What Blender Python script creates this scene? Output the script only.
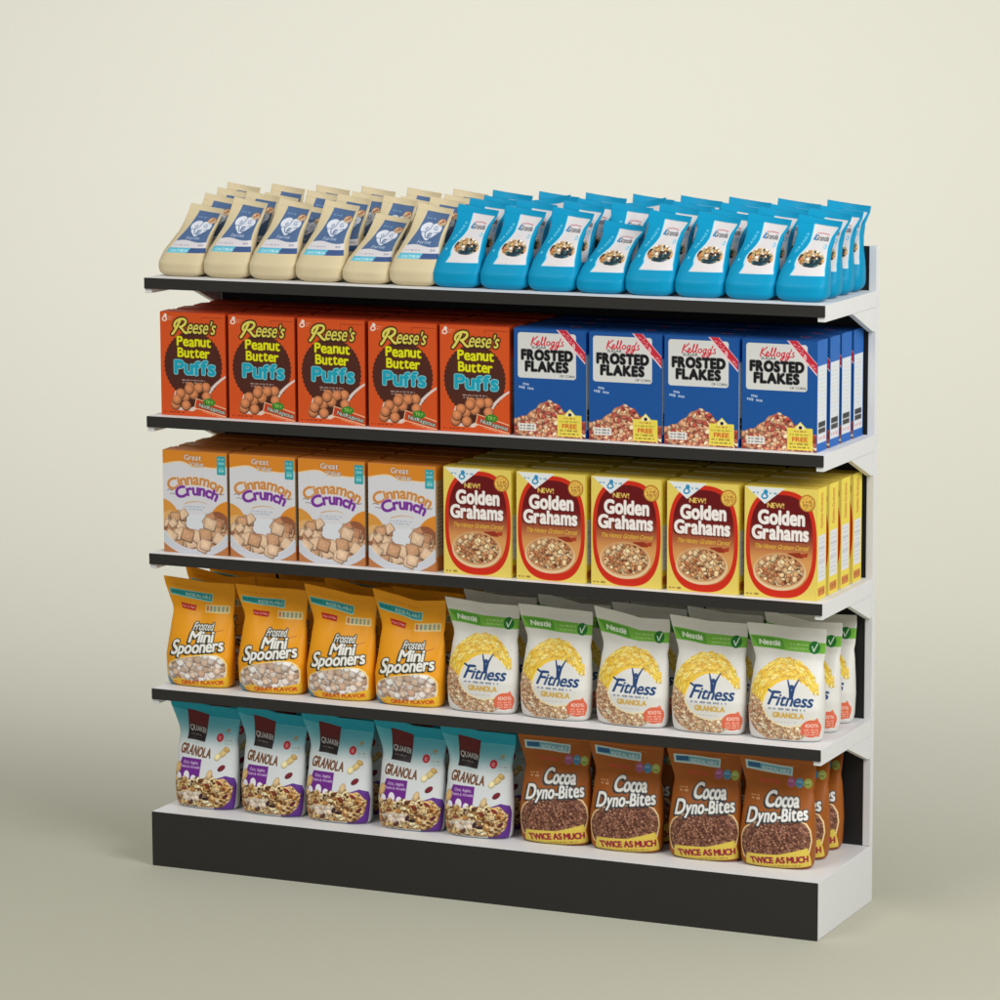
import bpy, bmesh, math, random
import numpy as np
from mathutils import Matrix, Vector

scene = bpy.context.scene
for o in list(bpy.data.objects):
    bpy.data.objects.remove(o)

# ------------------------------------------------------------------ camera
cam_d = bpy.data.cameras.new('camera'); cam = bpy.data.objects.new('camera', cam_d)
scene.collection.objects.link(cam); scene.camera = cam
AZ, EL, ROLL, FPX = -0.4246, -0.1561, -0.0038, 3724.2
fw = Vector((math.sin(AZ)*math.cos(EL), math.cos(AZ)*math.cos(EL), math.sin(EL)))
rt = Vector((math.cos(AZ), -math.sin(AZ), 0)); up = rt.cross(fw)
r2 = rt*math.cos(ROLL)+up*math.sin(ROLL); u2 = -rt*math.sin(ROLL)+up*math.cos(ROLL)
M = Matrix((r2, u2, -fw)).transposed().to_4x4(); M.translation = Vector((5.1554, -8.9949, 2.6727))
cam.matrix_world = M
cam_d.sensor_width = 36; cam_d.sensor_fit = 'HORIZONTAL'; cam_d.lens = FPX/1000*36
cam_d.clip_start = 0.1; cam_d.clip_end = 200

# ------------------------------------------------------------------ world, lamps, exposure
world = bpy.data.worlds.new('World'); scene.world = world; world.use_nodes = True
bg = world.node_tree.nodes['Background']
bg.inputs[0].default_value = (0.94, 0.97, 1.0, 1); bg.inputs[1].default_value = 0.36

def area(name, loc, target, size, sizey, power, col):
    l = bpy.data.lights.new(name, 'AREA'); l.shape = 'RECTANGLE'; l.size = size; l.size_y = sizey
    l.energy = power; l.color = col
    o = bpy.data.objects.new(name, l); scene.collection.objects.link(o)
    o.location = loc
    d = Vector(target)-Vector(loc); o.rotation_euler = d.to_track_quat('-Z', 'Y').to_euler()
    return o
area('key_softbox', (5.4, -1.9, 3.9), (1.6, 0.1, 0.9), 2.8, 2.8, 208, (1.0, 0.992, 0.985))
area('front_softbox', (-0.6, -4.6, 6.0), (1.0, 0.0, 0.8), 3.2, 2.0, 165, (1.0, 0.975, 0.94))
b_l = area('backdrop_lamp', (-1.5, 0.5, 4.6), (-1.5, 5.4, 1.2), 9.0, 1.0, 190, (0.90, 0.892, 1.0)); b_l.data.spread = math.radians(120)
scene.view_settings.view_transform = 'Standard'; scene.view_settings.look = 'None'
scene.view_settings.exposure = 0.0; scene.view_settings.gamma = 1.0
try: scene.view_settings.use_curve_mapping = False
except Exception: pass
scene.render.engine = 'CYCLES'
scene.render.resolution_x = scene.render.resolution_y = 1024

# ------------------------------------------------------------------ materials
def lin(c):
    c = np.asarray(c, float)/255.0
    return np.where(c <= 0.04045, c/12.92, ((c+0.055)/1.055)**2.4)
def mat(name, col=None, rough=0.5, vcol=False, noise=0.0, bump=0.0, bscale=60, coat=0.0, spec=0.5):
    m = bpy.data.materials.new(name); m.use_nodes = True; nt = m.node_tree
    b = nt.nodes['Principled BSDF']
    b.inputs['Roughness'].default_value = rough
    b.inputs['Specular IOR Level'].default_value = spec
    b.inputs['Coat Weight'].default_value = coat; b.inputs['Coat Roughness'].default_value = 0.25
    tc = nt.nodes.new('ShaderNodeTexCoord')
    nz = nt.nodes.new('ShaderNodeTexNoise'); nz.inputs['Scale'].default_value = bscale; nz.inputs['Detail'].default_value = 4
    nt.links.new(tc.outputs['Object'], nz.inputs['Vector'])
    if vcol:
        a = nt.nodes.new('ShaderNodeAttribute'); a.attribute_name = 'print'; src = a.outputs['Color']
    else:
        rgb = nt.nodes.new('ShaderNodeRGB'); rgb.outputs[0].default_value = (*lin(col), 1); src = rgb.outputs[0]
    if noise:
        hs = nt.nodes.new('ShaderNodeHueSaturation')
        mr = nt.nodes.new('ShaderNodeMapRange'); mr.inputs['To Min'].default_value = 1-noise; mr.inputs['To Max'].default_value = 1+noise
        nt.links.new(nz.outputs['Fac'], mr.inputs['Value']); nt.links.new(mr.outputs[0], hs.inputs['Value'])
        nt.links.new(src, hs.inputs['Color']); src = hs.outputs[0]
    nt.links.new(src, b.inputs['Base Color'])
    rr = nt.nodes.new('ShaderNodeMapRange'); rr.inputs['To Min'].default_value = rough-0.06; rr.inputs['To Max'].default_value = rough+0.06
    nt.links.new(nz.outputs['Fac'], rr.inputs['Value']); nt.links.new(rr.outputs[0], b.inputs['Roughness'])
    if bump:
        bp = nt.nodes.new('ShaderNodeBump'); bp.inputs['Strength'].default_value = bump; bp.inputs['Distance'].default_value = 0.004
        nt.links.new(nz.outputs['Fac'], bp.inputs['Height']); nt.links.new(bp.outputs[0], b.inputs['Normal'])
    return m
M_card = mat('printed_card', vcol=True, rough=0.5, bump=0.02, bscale=30, spec=0.22)
M_film = mat('printed_film', vcol=True, rough=0.42, bump=0.22, bscale=13, spec=0.25)
M_matte = mat('soft_printed_film', vcol=True, rough=0.45, bump=0.14, bscale=12, spec=0.18)
M_white = mat('white_painted_steel', (226, 226, 226), 0.5, noise=0.015, bump=0.03, bscale=180)
M_black = mat('black_painted_board', (33, 31, 28), 0.5, noise=0.05, bump=0.03, bscale=140)
M_back = mat('black_back_board', (19, 19, 20), 0.6, noise=0.05)
M_floor = mat('studio_paper', (189, 187, 169), 0.85, noise=0.008, bscale=2.0, spec=0.15)

# ------------------------------------------------------------------ object helpers
def link(name, me, parent=None, m=None):
    o = bpy.data.objects.new(name, me); scene.collection.objects.link(o)
    if parent is not None: o.parent = parent
    if m is not None and me is not None and not me.materials: me.materials.append(m)
    return o
def mesh_from(name, V, F, col=None, smooth=True):
    """F is a list of numpy int arrays, each (n,k) or python lists of ngons"""
    me = bpy.data.meshes.new(name)
    loops, starts, tot = [], [], 0
    for blk in F:
        if isinstance(blk, np.ndarray):
            n, k = blk.shape; loops.append(blk.ravel()); starts.append(tot+np.arange(n)*k); tot += n*k
        else:
            loops.append(np.array(blk)); starts.append(np.array([tot])); tot += len(blk)
    loops = np.concatenate(loops).astype(np.int32); starts = np.concatenate(starts).astype(np.int32)
    me.vertices.add(len(V)); me.vertices.foreach_set('co', np.asarray(V, np.float32).ravel())
    me.loops.add(len(loops)); me.loops.foreach_set('vertex_index', loops)
    me.polygons.add(len(starts)); me.polygons.foreach_set('loop_start', starts)
    me.update(calc_edges=True)
    me.polygons.foreach_set('use_smooth', np.full(len(starts), smooth, bool))
    if col is not None:
        a = me.color_attributes.new('print', 'FLOAT_COLOR', 'POINT')
        c = np.ones((len(V), 4), np.float32); c[:, :3] = lin(np.clip(col, 0, 1)*255)
        a.data.foreach_set('color', c.ravel())
    me.validate(); me.update()
    return me
def grid_faces(nr, nc, off=0, flip=False):
    i, j = np.meshgrid(np.arange(nr-1), np.arange(nc-1), indexing='ij')
    a = (i*nc+j).ravel()+off
    q = np.stack([a, a+nc, a+nc+1, a+1], 1)
    return q[:, ::-1] if flip else q
def box_mesh(name, x0, x1, y0, y1, z0, z1, bev=0.0):
    bm = bmesh.new(); bmesh.ops.create_cube(bm, size=1)
    for v in bm.verts:
        v.co = Vector(((x0+x1)/2+v.co.x*(x1-x0), (y0+y1)/2+v.co.y*(y1-y0), (z0+z1)/2+v.co.z*(z1-z0)))
    if bev: bmesh.ops.bevel(bm, geom=bm.edges[:], offset=bev, segments=2, affect='EDGES')
    me = bpy.data.meshes.new(name); bm.to_mesh(me); bm.free(); return me
def prism_x(name, pts, x0, x1):
    n = len(pts); V = [(x0, y, z) for y, z in pts]+[(x1, y, z) for y, z in pts]
    bm = bmesh.new(); vs = [bm.verts.new(v) for v in V]
    bm.faces.new(vs[:n]); bm.faces.new(vs[n:][::-1])
    for i in range(n): bm.faces.new((vs[i], vs[n+i], vs[n+(i+1) % n], vs[(i+1) % n]))
    bmesh.ops.recalc_face_normals(bm, faces=bm.faces[:])
    bmesh.ops.bevel(bm, geom=bm.edges[:], offset=0.0008, segments=1, affect='EDGES')
    me = bpy.data.meshes.new(name); bm.to_mesh(me); bm.free(); return me
def empty(name, loc, label, cat, group=None):
    o = bpy.data.objects.new(name, None); scene.collection.objects.link(o)
    o.location = loc; o.empty_display_size = 0.05
    o['label'] = label; o['category'] = cat
    if group: o['group'] = group
    return o

# ------------------------------------------------------------------ studio backdrop (a paper sweep)
def sweep():
    prof = [(-14.0, 0.0)]
    R, y0 = 3.5, 1.45
    prof += [(-6, 0), (-2, 0), (0.5, 0)]
    for i in range(25):
        a = i/24*math.pi/2*0.94
        prof.append((y0+R*math.sin(a), R*(1-math.cos(a))))
    a = math.pi/2*0.94
    prof.append((prof[-1][0]+10*math.cos(a), prof[-1][1]+10*math.sin(a)))
    xs = np.linspace(-14, 14, 15)
    V = np.array([(x, y, z) for (y, z) in prof for x in xs])
    me = mesh_from('studio_sweep', V, [grid_faces(len(prof), len(xs), flip=True)])
    o = link('floor', me, None, M_floor); o['kind'] = 'structure'
sweep()

# ------------------------------------------------------------------ the display shelf
W, DEP = 2.0, 0.446
ZS = [0.1575, 0.5116, 0.8996, 1.2893, 1.6776]
shelf_unit = empty('display_shelf', (0, 0, 0), 'white display shelf unit with black fronts, black back board and a deep black fronted base', 'display shelf')
base = link('base_cabinet', box_mesh('base_cabinet', 0, W, 0.003, DEP, 0.0, ZS[0], 0.0012), shelf_unit, M_white)
link('kick_board', box_mesh('kick_board', 0.0, W, -0.003, 0.0025, 0.0, ZS[0]-0.0015, 0.0008), base, M_black)
link('back_panel', box_mesh('back_panel', 0.021, W-0.021, 0.4245, 0.440, ZS[0]+0.001, 1.795), shelf_unit, M_back)
for x0 in (0.0, W-0.021):
    link('upright', box_mesh('upright', x0, x0+0.021, 0.4215, DEP, ZS[0]+0.0008, 1.7965, 0.001), shelf_unit, M_white)
for z in ZS[1:]:
    s = link('shelf_board', box_mesh('shelf_board', 0.021, W-0.021, 0.0145, 0.4242, z-0.024, z, 0.0008), shelf_unit, M_white)
    link('front_strip', box_mesh('front_strip', 0, W, 0.0095, 0.0143, z-0.0312, z-0.0008, 0.0006), s, M_black)
    for x0, x1 in ((0.0, 0.0208), (W-0.0208, W)):
        link('side_rail', box_mesh('side_rail', x0, x1, 0.0147, 0.4212, z-0.0435, z, 0.0008), s, M_white)
        link('bracket', prism_x('bracket', [(0.235, z-0.0438), (0.405, z-0.108), (0.4212, z-0.108), (0.4212, z-0.0438)], x0+0.0022, x1-0.0022), s, M_white)

# ------------------------------------------------------------------ glyphs of Blender's own built-in font
_gl = {}
def glyph(ch, off):
    k = (ch, off)
    if k in _gl: return _gl[k]
    cu = bpy.data.curves.new('t', 'FONT'); cu.body = ch; cu.size = 1; cu.offset = off; cu.resolution_u = 4
    ob = bpy.data.objects.new('t', cu)
    scene.collection.objects.link(ob)
    dg = bpy.context.evaluated_depsgraph_get(); dg.update()
    me = bpy.data.meshes.new_from_object(ob.evaluated_get(dg))
    me.calc_loop_triangles()
    v = np.array([x.co[:2] for x in me.vertices]).reshape(-1, 2)
    t = np.array([list(x.vertices) for x in me.loop_triangles]).reshape(-1, 3).astype(int)
    scene.collection.objects.unlink(ob); bpy.data.objects.remove(ob); bpy.data.curves.remove(cu); bpy.data.meshes.remove(me)
    _gl[k] = (v, t); return _gl[k]
CAP = None

class Art:
    """a package print worked out point by point on the front sheet of the pack; units are cm, y runs down"""
    def __init__(s, w, h, ppc, col):
        s.w, s.h = w, h
        s.nx, s.ny = int(round(w*ppc))+1, int(round(h*ppc))+1
        s.px = w/(s.nx-1)
        s.X, s.Y = np.meshgrid(np.linspace(0, w, s.nx), np.linspace(0, h, s.ny))
        s.c = np.zeros((s.ny, s.nx, 3)); s.c[:] = np.array(col)/255.0
        s.rng = np.random.RandomState(5)
    def cov(s, sdf): return np.clip(0.5-sdf/s.px, 0, 1)
    def paint(s, m, col, a=1.0):
        col = np.array(col, float)/255.0
        m = (m*a)[..., None]; s.c = s.c*(1-m)+col*m
    def rect_m(s, x0, y0, x1, y1, r=0.0, rot=0.0):
        cx, cy = (x0+x1)/2, (y0+y1)/2; hx, hy = (x1-x0)/2-r, (y1-y0)/2-r
        c, q = math.cos(math.radians(rot)), math.sin(math.radians(rot))
        dx, dy = s.X-cx, s.Y-cy; dx, dy = dx*c-dy*q, dx*q+dy*c
        ax, ay = np.abs(dx)-hx, np.abs(dy)-hy
        d = np.hypot(np.maximum(ax, 0), np.maximum(ay, 0))+np.minimum(np.maximum(ax, ay), 0)-r
        return s.cov(d)
    def rect(s, x0, y0, x1, y1, col, r=0.0, rot=0.0, a=1.0): s.paint(s.rect_m(x0, y0, x1, y1, r, rot), col, a)
    def ell_m(s, cx, cy, rx, ry, rot=0.0):
        c, q = math.cos(math.radians(rot)), math.sin(math.radians(rot))
        dx, dy = s.X-cx, s.Y-cy; dx, dy = dx*c-dy*q, dx*q+dy*c
        return s.cov((np.hypot(dx/rx, dy/ry)-1)*min(rx, ry))
    def ell(s, cx, cy, rx, ry, col, rot=0.0, a=1.0): s.paint(s.ell_m(cx, cy, rx, ry, rot), col, a)
    def poly_m(s, pts):
        """signed distance to a polygon"""
        d = np.full(s.X.shape, 1e9); ins = np.zeros(s.X.shape, bool)
        n = len(pts)
        for i in range(n):
            x0, y0 = pts[i]; x1, y1 = pts[(i+1) % n]
            ex, ey = x1-x0, y1-y0; L = ex*ex+ey*ey+1e-12
            t = np.clip(((s.X-x0)*ex+(s.Y-y0)*ey)/L, 0, 1)
            d = np.minimum(d, np.hypot(s.X-x0-t*ex, s.Y-y0-t*ey))
            if y0 != y1:
                c = ((y0 > s.Y) != (y1 > s.Y)) & (s.X < ex*(s.Y-y0)/(ey+1e-12)+x0); ins ^= c
        return s.cov(np.where(ins, -d, d))
    def poly(s, pts, col, a=1.0): s.paint(s.poly_m(pts), col, a)
    def stroke_m(s, pts, w, w2=None):
        d = np.full(s.X.shape, 1e9)
        w2 = w if w2 is None else w2; n = len(pts)-1
        for i in range(n):
            x0, y0 = pts[i]; x1, y1 = pts[i+1]; ex, ey = x1-x0, y1-y0; L = ex*ex+ey*ey+1e-12
            t = np.clip(((s.X-x0)*ex+(s.Y-y0)*ey)/L, 0, 1)
            ww = w+(w2-w)*(i+t)/n
            d = np.minimum(d, np.hypot(s.X-x0-t*ex, s.Y-y0-t*ey)-ww/2)
        return s.cov(d)
    def stroke(s, pts, w, col, w2=None, a=1.0): s.paint(s.stroke_m(pts, w, w2), col, a)
    def text_m(s, txt, cx, cy, size, width=None, bold=0.03, shear=0.0, rot=0.0, arc=0.0, sizes=None, gap=0.10, wob=0.0, xh=0.80):
        """cx,cy is the middle of the word on its base line, size the cap height in cm"""
        global CAP
        if CAP is None:
            v, _ = glyph('H', 0.0); CAP = v[:, 1].max()
        x = 0; items = []
        for i, ch in enumerate(txt):
            k = (sizes[i] if sizes else 1.0)
            if ch == ' ': x += 0.38; continue
            v, t = glyph(ch, 0.0)
            if len(v) == 0: continue
            v = v.copy()/CAP
            if ch.islower() and xh > 0:
                y0 = v[:, 1]; X0 = .72; X1 = xh; v[:, 1] = np.where(y0 < 0, y0*.85, np.where(y0 < X0, y0*X1/X0, X1+(y0-X0)*(1.04-X1)/(1.04-X0)))
            v = v*k; lo = v[:, 0].min(); w = v[:, 0].max()-lo
            v[:, 0] += x-lo; items.append((v, t, i)); x += w+gap
        tw = x-gap; sx = size if width is None else width/tw
        m = np.zeros(s.X.shape)
        cr, sr = math.cos(math.radians(rot)), math.sin(math.radians(rot))
        ss = [(-.33, -.33), (0, -.33), (.33, -.33), (-.33, 0), (0, 0), (.33, 0), (-.33, .33), (0, .33), (.33, .33)]
        for v, t, i in items:
            px = (v[:, 0]-tw/2)*sx; py = v[:, 1]*size
            px = px+shear*py
            if wob: py = py+wob*math.sin(i*2.1+1)
            if arc:
                R = arc; a = px/R; px, py = np.sin(a)*(R+py), np.cos(a)*(R+py)-R
            gx = cx+px*cr-py*sr; gy = cy-(py*cr+px*sr)
            gx, gy = gx/s.px, gy/(s.h/(s.ny-1))
            i0, i1 = max(int(gx.min())-1, 0), min(int(gx.max())+3, s.nx); j0, j1 = max(int(gy.min())-1, 0), min(int(gy.max())+3, s.ny)
            if i1 <= i0 or j1 <= j0: continue
            for ox, oy in ss:
                GX, GY = np.meshgrid(np.arange(i0, i1)+ox, np.arange(j0, j1)+oy)
                hit = np.zeros(GX.shape, bool)
                for tri in t:
                    (ax, ay), (bx, by), (qx, qy) = [(gx[k], gy[k]) for k in tri]
                    a0 = max(int(math.floor(min(ax, bx, qx)))-i0-1, 0); a1 = int(max(ax, bx, qx))-i0+3
                    b0 = max(int(math.floor(min(ay, by, qy)))-j0-1, 0); b1 = int(max(ay, by, qy))-j0+3
                    if a1 <= a0 or b1 <= b0: continue
                    x_, y_ = GX[b0:b1, a0:a1], GY[b0:b1, a0:a1]
                    e0 = (bx-ax)*(y_-ay)-(by-ay)*(x_-ax); e1 = (qx-bx)*(y_-by)-(qy-by)*(x_-bx); e2 = (ax-qx)*(y_-qy)-(ay-qy)*(x_-qx)
                    hit[b0:b1, a0:a1] |= ((e0 >= 0) & (e1 >= 0) & (e2 >= 0)) | ((e0 <= 0) & (e1 <= 0) & (e2 <= 0))
                m[j0:j1, i0:i1] += hit/9.0
        m = np.clip(m, 0, 1)
        return s.dilate(m, bold*size*1.15) if bold*size*1.15 > 0.15*s.px else m
    def dilate(s, m, r):
        """grow a mask by r cm"""
        k = r/s.px; n = int(math.ceil(k+.5)); out = m.copy()
        for dy in range(-n, n+1):
            for dx in range(-n, n+1):
                d = math.hypot(dx, dy); a = min(max(k-d+0.5, 0), 1)
                if a <= 0: continue
                sh = np.zeros_like(m)
                ys, yd = (slice(max(dy, 0), m.shape[0]+min(dy, 0)), slice(max(-dy, 0), m.shape[0]+min(-dy, 0)))
                xs, xd = (slice(max(dx, 0), m.shape[1]+min(dx, 0)), slice(max(-dx, 0), m.shape[1]+min(-dx, 0)))
                sh[ys, xs] = m[yd, xd]
                out = np.maximum(out, sh*a)
        return out
    def text(s, txt, cx, cy, size, col, outline=None, ow=0.25, out2=None, ow2=0.4, shadow=None, **k):
        m = s.text_m(txt, cx, cy, size, **k)
        if shadow:
            d = s.dilate(m, ow); sh = np.zeros_like(d); q = max(int(round(shadow[1]/s.px)), 1); sh[q:, :-q] = d[:-q, q:]; s.paint(sh, shadow[0])
        if out2: s.paint(s.dilate(m, ow2), out2)
        if outline: s.paint(s.dilate(m, ow), outline)
        s.paint(m, col)
    def greek(s, x0, y, x1, size, col, rot=0.0, a=0.85, seed=1):
        """a line of print too small to read, as word-length dashes"""
        r = random.Random(seed); x = x0; c, q = math.cos(math.radians(rot)), math.sin(math.radians(rot))
        while x < x1-size:
            L = min(r.uniform(1.0, 3.4)*size, x1-x)
            n = max(int(L/(size*0.62)), 1)
            for i in range(n):
                xx = x+i*size*0.62; yy = y-(xx-x0)*q
                hh = size*(1.0 if r.random() < .35 else .72)
                s.rect(x0+(xx-x0)*c, yy-hh/2, x0+(xx-x0)*c+size*0.40, yy+hh/2, col, rot=rot, a=a)
            x += L+size*0.5
    def piece(s, cx, cy, rx, ry, rot, col, p=2.0, clip=None, edge=0.55, hl=0.16, grain=0.0):
        """one printed morsel: superellipse with a light crown and brown rim"""
        R = max(rx, ry)*1.15/s.px; jx, jy = cx/s.px, cy/(s.h/(s.ny-1))
        i0, i1 = max(int(jx-R), 0), min(int(jx+R)+2, s.nx); j0, j1 = max(int(jy-R), 0), min(int(jy+R)+2, s.ny)
        if i1 <= i0 or j1 <= j0: return
        X, Y = s.X[j0:j1, i0:i1]-cx, s.Y[j0:j1, i0:i1]-cy
        c, q = math.cos(rot), math.sin(rot); a, b = (X*c+Y*q)/rx, (-X*q+Y*c)/ry
        d = (np.abs(a)**p+np.abs(b)**p)**(1/p)
        m = np.clip(0.5-(d-1)*min(rx, ry)/s.px, 0, 1)
        if clip is not None: m = m*clip[j0:j1, i0:i1]
        sh = 1+hl*(1-d)+hl*0.6*(-Y-X*0.4)/max(rx, ry)-np.clip((d-0.72)/0.28, 0, 1)*edge*(0.5+0.5*np.clip(Y/ry+0.3, 0, 1))
        if grain: sh = sh*(1+grain*s.rng.uniform(-1, 1, sh.shape))
        k = np.clip((np.array(col)/255.0)[None, None]*sh[..., None], 0, 1)
        s.c[j0:j1, i0:i1] = s.c[j0:j1, i0:i1]*(1-m[..., None])+k*m[..., None]
    def pile(s, clip, n, size, cols, p=2.0, asp=(0.7, 1.0), seed=3, box=None, **k):
        r = random.Random(seed); ys, xs = np.where(clip > 0.5)
        if len(xs) == 0: return
        order = sorted(range(n), key=lambda i: r.random())
        pts = []
        for i in range(n):
            j = r.randrange(len(xs)); pts.append((s.X[ys[j], xs[j]], s.Y[ys[j], xs[j]]))
        for x, y in pts:
            z = size*r.uniform(0.75, 1.2); c = r.choice(cols); f = r.uniform(.88, 1.08)
            s.piece(x, y, z, z*r.uniform(*asp), r.uniform(0, math.pi), [min(q*f, 255) for q in c], p=p, clip=clip, **k)
    def speckle(s, m, amp, scale=1, seed=2):
        r = np.random.RandomState(seed); n = r.uniform(-1, 1, (s.ny//scale+2, s.nx//scale+2)).repeat(scale, 0).repeat(scale, 1)[:s.ny, :s.nx]
        s.c = np.clip(s.c*(1+(amp*n*m)[..., None]), 0, 1)
    def vgrad(s, m, y0, y1, c0, c1):
        t = np.clip((s.Y-y0)/(y1-y0), 0, 1); t = (t*t*(3-2*t))[..., None]
        g = (np.array(c0)*(1-t)+np.array(c1)*t)/255.0; m = m[..., None]; s.c = s.c*(1-m)+g*m
def bez(*p, n=14):
    out = []; p = [np.array(q, float) for q in p]
    for i in range(0, len(p)-1, 3):
        a, b, c, d = p[i:i+4]
        for k in range(n+1):
            t = k/n; out.append(tuple(a*(1-t)**3+3*b*t*(1-t)**2+3*c*t*t*(1-t)+d*t**3))
    return out
def arcp(cx, cy, rx, ry, a0, a1, n=24):
    return [(cx+rx*math.cos(math.radians(a0+(a1-a0)*i/n)), cy+ry*math.sin(math.radians(a0+(a1-a0)*i/n))) for i in range(n+1)]
def cursive_g(A, x, y, k, col, w=0.35):
    """the looped italic G mark of the cereal maker"""
    A.stroke(bez((x+.5*k, y-.9*k), (x-.1*k, y-1.4*k), (x-.5*k, y-.3*k), (x+.2*k, y-.2*k), (x+.9*k, y-.3*k), (x+.7*k, y-1.1*k), (x+.2*k, y-.5*k),
                 (x-1.4*k, y+.3*k), (x-.9*k, y+1.4*k), (x+.1*k, y+1.1*k), (x+.9*k, y+.9*k), (x+.9*k, y+.1*k), (x+.3*k, y+.1*k)), w*k, col)

PPC = 9.5
# ------------------------------------------------------------------ package prints
def art_peanut():
    A = Art(20.5, 29, PPC, (212, 82, 30))
    A.stroke([(13.2, 2.0), (13.2, 1.2), (19.9, 1.2)], 0.12, (120, 40, 20))
    th = np.arctan2(A.Y-14.6, A.X-10.3); d = np.hypot((A.X-10.3)/9.25, (A.Y-14.6)/9.6)
    tooth = 0.035*np.abs(((th*46/(2*math.pi)) % 1)*2-1)
    A.paint(A.cov((d-1+tooth)*9.2), (78, 38, 28))
    cursive_g(A, 1.5, 1.5, 0.85, (240, 225, 215), 0.42); A.greek(2.6, 1.4, 4.4, 0.35, (240, 220, 205)); A.greek(2.6, 2.0, 4.0, 0.3, (240, 220, 205))
    # looping R and the rest of the word
    Y1, K = (226, 212, 92), (40, 28, 12)
    R = A.stroke_m(bez((3.9, 6.1), (4.8, 5.2), (5.6, 3.6), (6.3, 2.5)), .75)
    R = np.maximum(R, A.stroke_m(bez((4.6, 4.0), (4.2, 2.6), (6.4, 1.5), (7.7, 1.9), (9.0, 2.4), (7.4, 4.0), (6.3, 4.1), (7.2, 4.6), (7.4, 5.6), (8.4, 5.7)), .72))
    w = A.text_m('eese', 11.6, 5.75, 3.4, width=6.5, bold=.035, shear=.25, rot=-1)
    w = np.maximum(w, A.text_m("'s", 16.2, 5.8, 3.4, width=1.8, bold=.035, shear=.25, rot=-1))
    w = np.maximum(w, R); A.paint(A.dilate(w, .42), K); A.paint(w, Y1)
    LY = (226, 226, 20)
    A.text('Peanut', 10.6, 9.35, 2.55, LY, outline=(70, 48, 10), ow=.18, width=10.6, bold=.065, rot=0, wob=.1)
    A.text('Butter', 10.5, 12.5, 2.5, LY, outline=(70, 48, 10), ow=.18, width=10.0, bold=.065, rot=0, wob=.1)
    A.text('Puffs', 10.8, 17.2, 3.55, (22, 160, 184), outline=(170, 214, 216), ow=.25, out2=(40, 40, 40), ow2=.42, width=12.6, bold=.07, wob=.15)
    A.greek(6.7, 18.9, 14.2, .42, (220, 200, 190), seed=2); A.greek(6.9, 19.6, 14.0, .42, (220, 200, 190), seed=3)
    A.stroke(bez((20.6, 17.4), (18.5, 18.6), (16.6, 20.2), (15.2, 22.2)), .55, (222, 208, 200), w2=.95)
    A.poly([(3.0, 26.2), (4.5, 22.0), (14.8, 21.0), (15.3, 24.5), (10, 27.6), (4, 27.4)], (225, 205, 190))
    A.poly([(4.2, 25.0), (6, 21.8), (14.6, 21.4), (14.9, 24.0), (9.6, 26.6), (5.2, 26.6)], (70, 35, 22))
    for x, y in ((9.2, 20.9), (14.2, 20.8), (11.9, 21.0), (14.4, 23.4), (7.7, 23.6), (6.2, 22.8), (10.3, 22.9), (4.6, 26.0), (7.9, 26.1), (5.0, 24.6), (8.9, 21.5)):
        A.piece(x, y, 1.55, 1.5, 0, (178, 112, 72), edge=.5, hl=.32, grain=.07)
    A.poly([(11.0, 23.8), (20.5, 26.4), (20.5, 28.9), (10.4, 26.7)], (238, 190, 150))
    A.poly([(11.2, 24.1), (20.5, 26.7), (20.5, 28.6), (10.7, 26.5)], (196, 66, 30))
    A.ell(15.2, 24.9, 1.9, 1.1, (55, 130, 40)); A.text('TRY', 15.2, 25.3, .9, (190, 220, 120), bold=.03, rot=-6)
    A.text('NutRageous', 15.9, 27.1, 1.05, (235, 235, 220), outline=(35, 70, 60), ow=.2, width=8.2, bold=.03, rot=-13)
    A.greek(13.2, 27.6, 19.8, .3, (240, 200, 170), rot=-13)
    A.greek(.9, 28.1, 8, .45, (90, 35, 20), seed=7)
    return A
def script_kell(A, ox, oy, k, col, ow=None):
    P = lambda *q: [(ox+x*k, oy+y*k) for x, y in q]
    m = A.stroke_m(bez(*P((.9, -2.6), (.4, -1.6), (.2, -.8), (0, .1))), .42*k)
    for st in (P((2.4, -2.9), (1.6, -2.2), (.8, -1.6), (.3, -1.2), (.9, -.8), (1.4, -.2), (2.0, .0)),
               P((1.8, -.4), (2.9, -.6), (3.2, -1.4), (2.6, -1.4), (2.0, -1.4), (1.8, .2), (2.8, 0), (3.4, -.2), (4.4, -2.0), (4.3, -2.8), (4.1, -3.0), (3.4, -.3), (3.9, 0)),
               P((3.9, 0), (4.6, -.2), (5.5, -2.0), (5.4, -2.8), (5.2, -3.0), (4.5, -.3), (5.0, 0)),
               P((6.6, -1.3), (5.6, -1.5), (5.3, 0), (6.1, 0), (6.9, 0), (7.1, -1.3), (6.4, -1.3)),
               P((8.3, -1.2), (7.4, -1.6), (6.9, .1), (7.7, 0), (8.1, -.1), (8.3, -.8), (8.5, -1.4), (8.2, 0), (7.9, 1.3), (7.1, 1.3), (6.6, 1.1), (7.0, .5), (8.6, .1)),
               P((10.0, -1.2), (9.1, -1.6), (8.6, .1), (9.4, 0), (9.8, -.1), (10.0, -.8), (10.2, -1.4), (9.9, 0), (9.6, 1.3), (8.8, 1.3), (8.3, 1.1), (8.7, .5), (10.3, .1)),
               P((10.7, -2.5), (10.7, -2.1), (10.6, -1.9), (10.4, -1.7)),
               P((11.6, -1.5), (10.9, -1.3), (11.2, -.9), (11.5, -.6), (11.8, -.1), (11.2, .2), (10.7, -.1))):
        m = np.maximum(m, A.stroke_m(bez(*st, n=9), .38*k))
    A.paint(m, col)
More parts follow.
